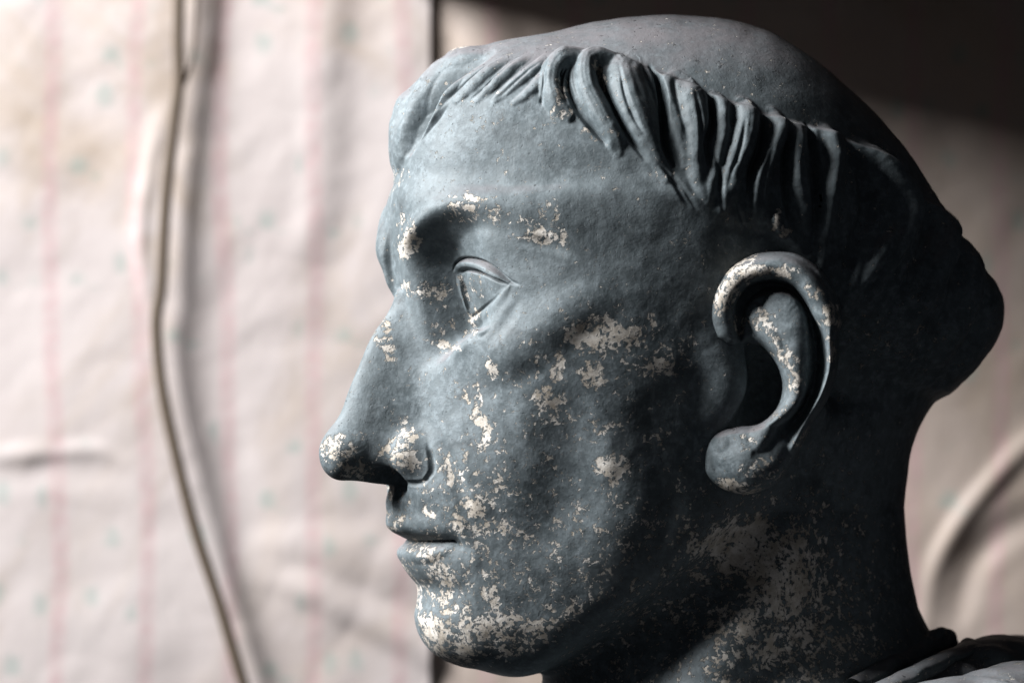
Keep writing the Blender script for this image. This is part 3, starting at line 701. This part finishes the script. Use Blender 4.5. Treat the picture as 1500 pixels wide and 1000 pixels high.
def sheet(name, x0, x1, y0, y1, folds, base, label, mat, step=4):
    gx = np.arange(x0, x1+1, step, dtype=float); gy = np.arange(y0, y1+1, step, dtype=float); X, Y = np.meshgrid(gx, gy); x = X.ravel(); y = Y.ravel()
    h = np.zeros(len(x))
    for pts, sh in folds:
        idx, v, _ = stroke_field(x, y, pts, sh); h[idx] += v
    h = blur(h.reshape(X.shape), 4)*.62
    h = h+(vnoise(X+900, Y*.6+900, 150)-.5)*16+(vnoise(X+900+Y*.5, Y+900, 45)-.5)*2.2+np.abs(vnoise(X*.8+Y*.4+50, Y-X*.3+900, 110)-.5)*5
    dep = base+h*S
    kk = (D+YW-dep)/D
    V = np.stack([(X-750)*S*kk, YW-dep, (500-Y)*S*kk], -1)
    I = np.arange(X.size).reshape(X.shape)
    F_ = np.stack([I[:-1, :-1], I[1:, :-1], I[1:, 1:], I[:-1, 1:]], -1).reshape(-1, 4)
    o = mesh_obj(name, V.reshape(-1, 3), F_, mat)
    so = o.modifiers.new('thickness', 'SOLIDIFY'); so.thickness = .0012; so.offset = 1
    tag(o, label, 'cloth'); return o
FL = [
 ([(250,130,14,0),(222,230,16,9),(206,330,16,13),(215,430,14,8),(232,480,12,0)], 'soft'),
 ([(-60,672,20,5),(60,664,18,9),(140,658,16,8),(190,684,18,6),(250,745,24,0)], 'soft'),
 ([(-60,700,34,-6),(80,690,34,-7),(170,700,30,-3)], 'soft'),
 ([(350,830,30,0),(440,858,34,16),(520,895,36,22),(620,945,40,26),(700,990,40,20)], 'soft'),
 ([(350,800,30,0),(440,800,44,12),(540,815,60,16),(640,840,60,12)], 'soft'),
 ([(480,-40,50,6),(475,120,50,8),(470,300,44,7),(420,400,30,2)], 'soft'),
 ([(540,-40,50,-6),(520,200,70,-9),(490,380,50,-7),(480,520,30,0)], 'soft'),
 ([(60,0,90,20),(170,60,110,34),(240,150,80,12)], 'soft'),
]
FR = [
 ([(1620,600,30,20),(1520,640,22,18),(1440,720,20,21),(1390,790,20,20),(1365,850,20,12),(1350,950,20,6)], 'soft'),
 ([(1540,740,40,-14),(1440,800,36,-18),(1400,900,30,-10)], 'soft'),
 ([(700,-40,60,20),(720,60,60,20),(760,160,60,8)], 'soft'),
]
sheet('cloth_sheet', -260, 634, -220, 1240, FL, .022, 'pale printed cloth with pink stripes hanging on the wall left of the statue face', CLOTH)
sheet('cloth_sheet', 596, 1760, -220, 1240, FR, .018, 'shaded striped cloth behind the back of the statue head', CLOTH_SHADED)
wl = mesh_obj('wall', np.array([(-1.2, YW+.012, -.9), (1.4, YW+.012, -.9), (1.4, YW+.012, .9), (-1.2, YW+.012, .9)]), np.array([(0, 1, 2, 3)]), plain('dark_wall', (.07, .05, .045)), smooth=False)
wl['kind'] = 'structure'
# added block, unseen above the frame, keeps light off the right-hand sheet's top
bm_ = np.array([(x, y, z) for x in (-.06, 1.2) for y in (YW-.54, YW-.002) for z in (.198, .27)])
bx = mesh_obj('light_blocker', bm_, np.array([(0,1,3,2),(4,6,7,5),(0,4,5,1),(2,3,7,6),(0,2,6,4),(1,5,7,3)]), plain('blocker_brown', (.16, .10, .06)), smooth=False)
tag(bx, 'added block out of view that shades the cloth sheet', 'light blocker')
# the cord
CORD = plain('old_cord', (.11, .08, .055))
def cord(name, pts, r, d, label):
    P = np.array(pts, float); n = 160; P = spl(np.arange(len(P)), P, np.linspace(0, len(P)-1, n)); C_ = wpx(P[:, 0], P[:, 1], d)
    T_ = np.gradient(C_, axis=0); T_ /= np.linalg.norm(T_, axis=1, keepdims=True); B = np.cross(T_, [0, 1., 0]); B /= np.linalg.norm(B, axis=1, keepdims=True); U = np.cross(B, T_)
    a = np.linspace(0, 2*math.pi, 12, endpoint=False); rr = r*(1+.05*(vnoise(np.arange(n)*1., np.arange(n)*0., 5)-.5))[:, None, None]
    V = (C_[:, None]+rr*(B[:, None]*np.cos(a)[None, :, None]+U[:, None]*np.sin(a)[None, :, None])).reshape(-1, 3)
    I = np.arange(n*12).reshape(n, 12); J = np.roll(I, -1, 1); F_ = np.stack([I[:-1], J[:-1], J[1:], I[1:]], -1).reshape(-1, 4)
    return mesh_obj(name, V, F_, CORD)
c1 = cord('cord', [(262,-80),(262,0),(261,60),(262,120),(254,190),(245,270),(240,340),(236,420),(229,475),(236,560),(254,650),(284,770),(320,880),(356,1000),(400,1130)], 0.0033, .036, '')
tag(c1, 'thin grey-brown cord hanging down over the pale striped cloth', 'cord')
c2 = cord('strand', [(292,-60),(288,20),(283,80),(270,122),(263,130)], .0011, .034, '')
c2.parent = c1
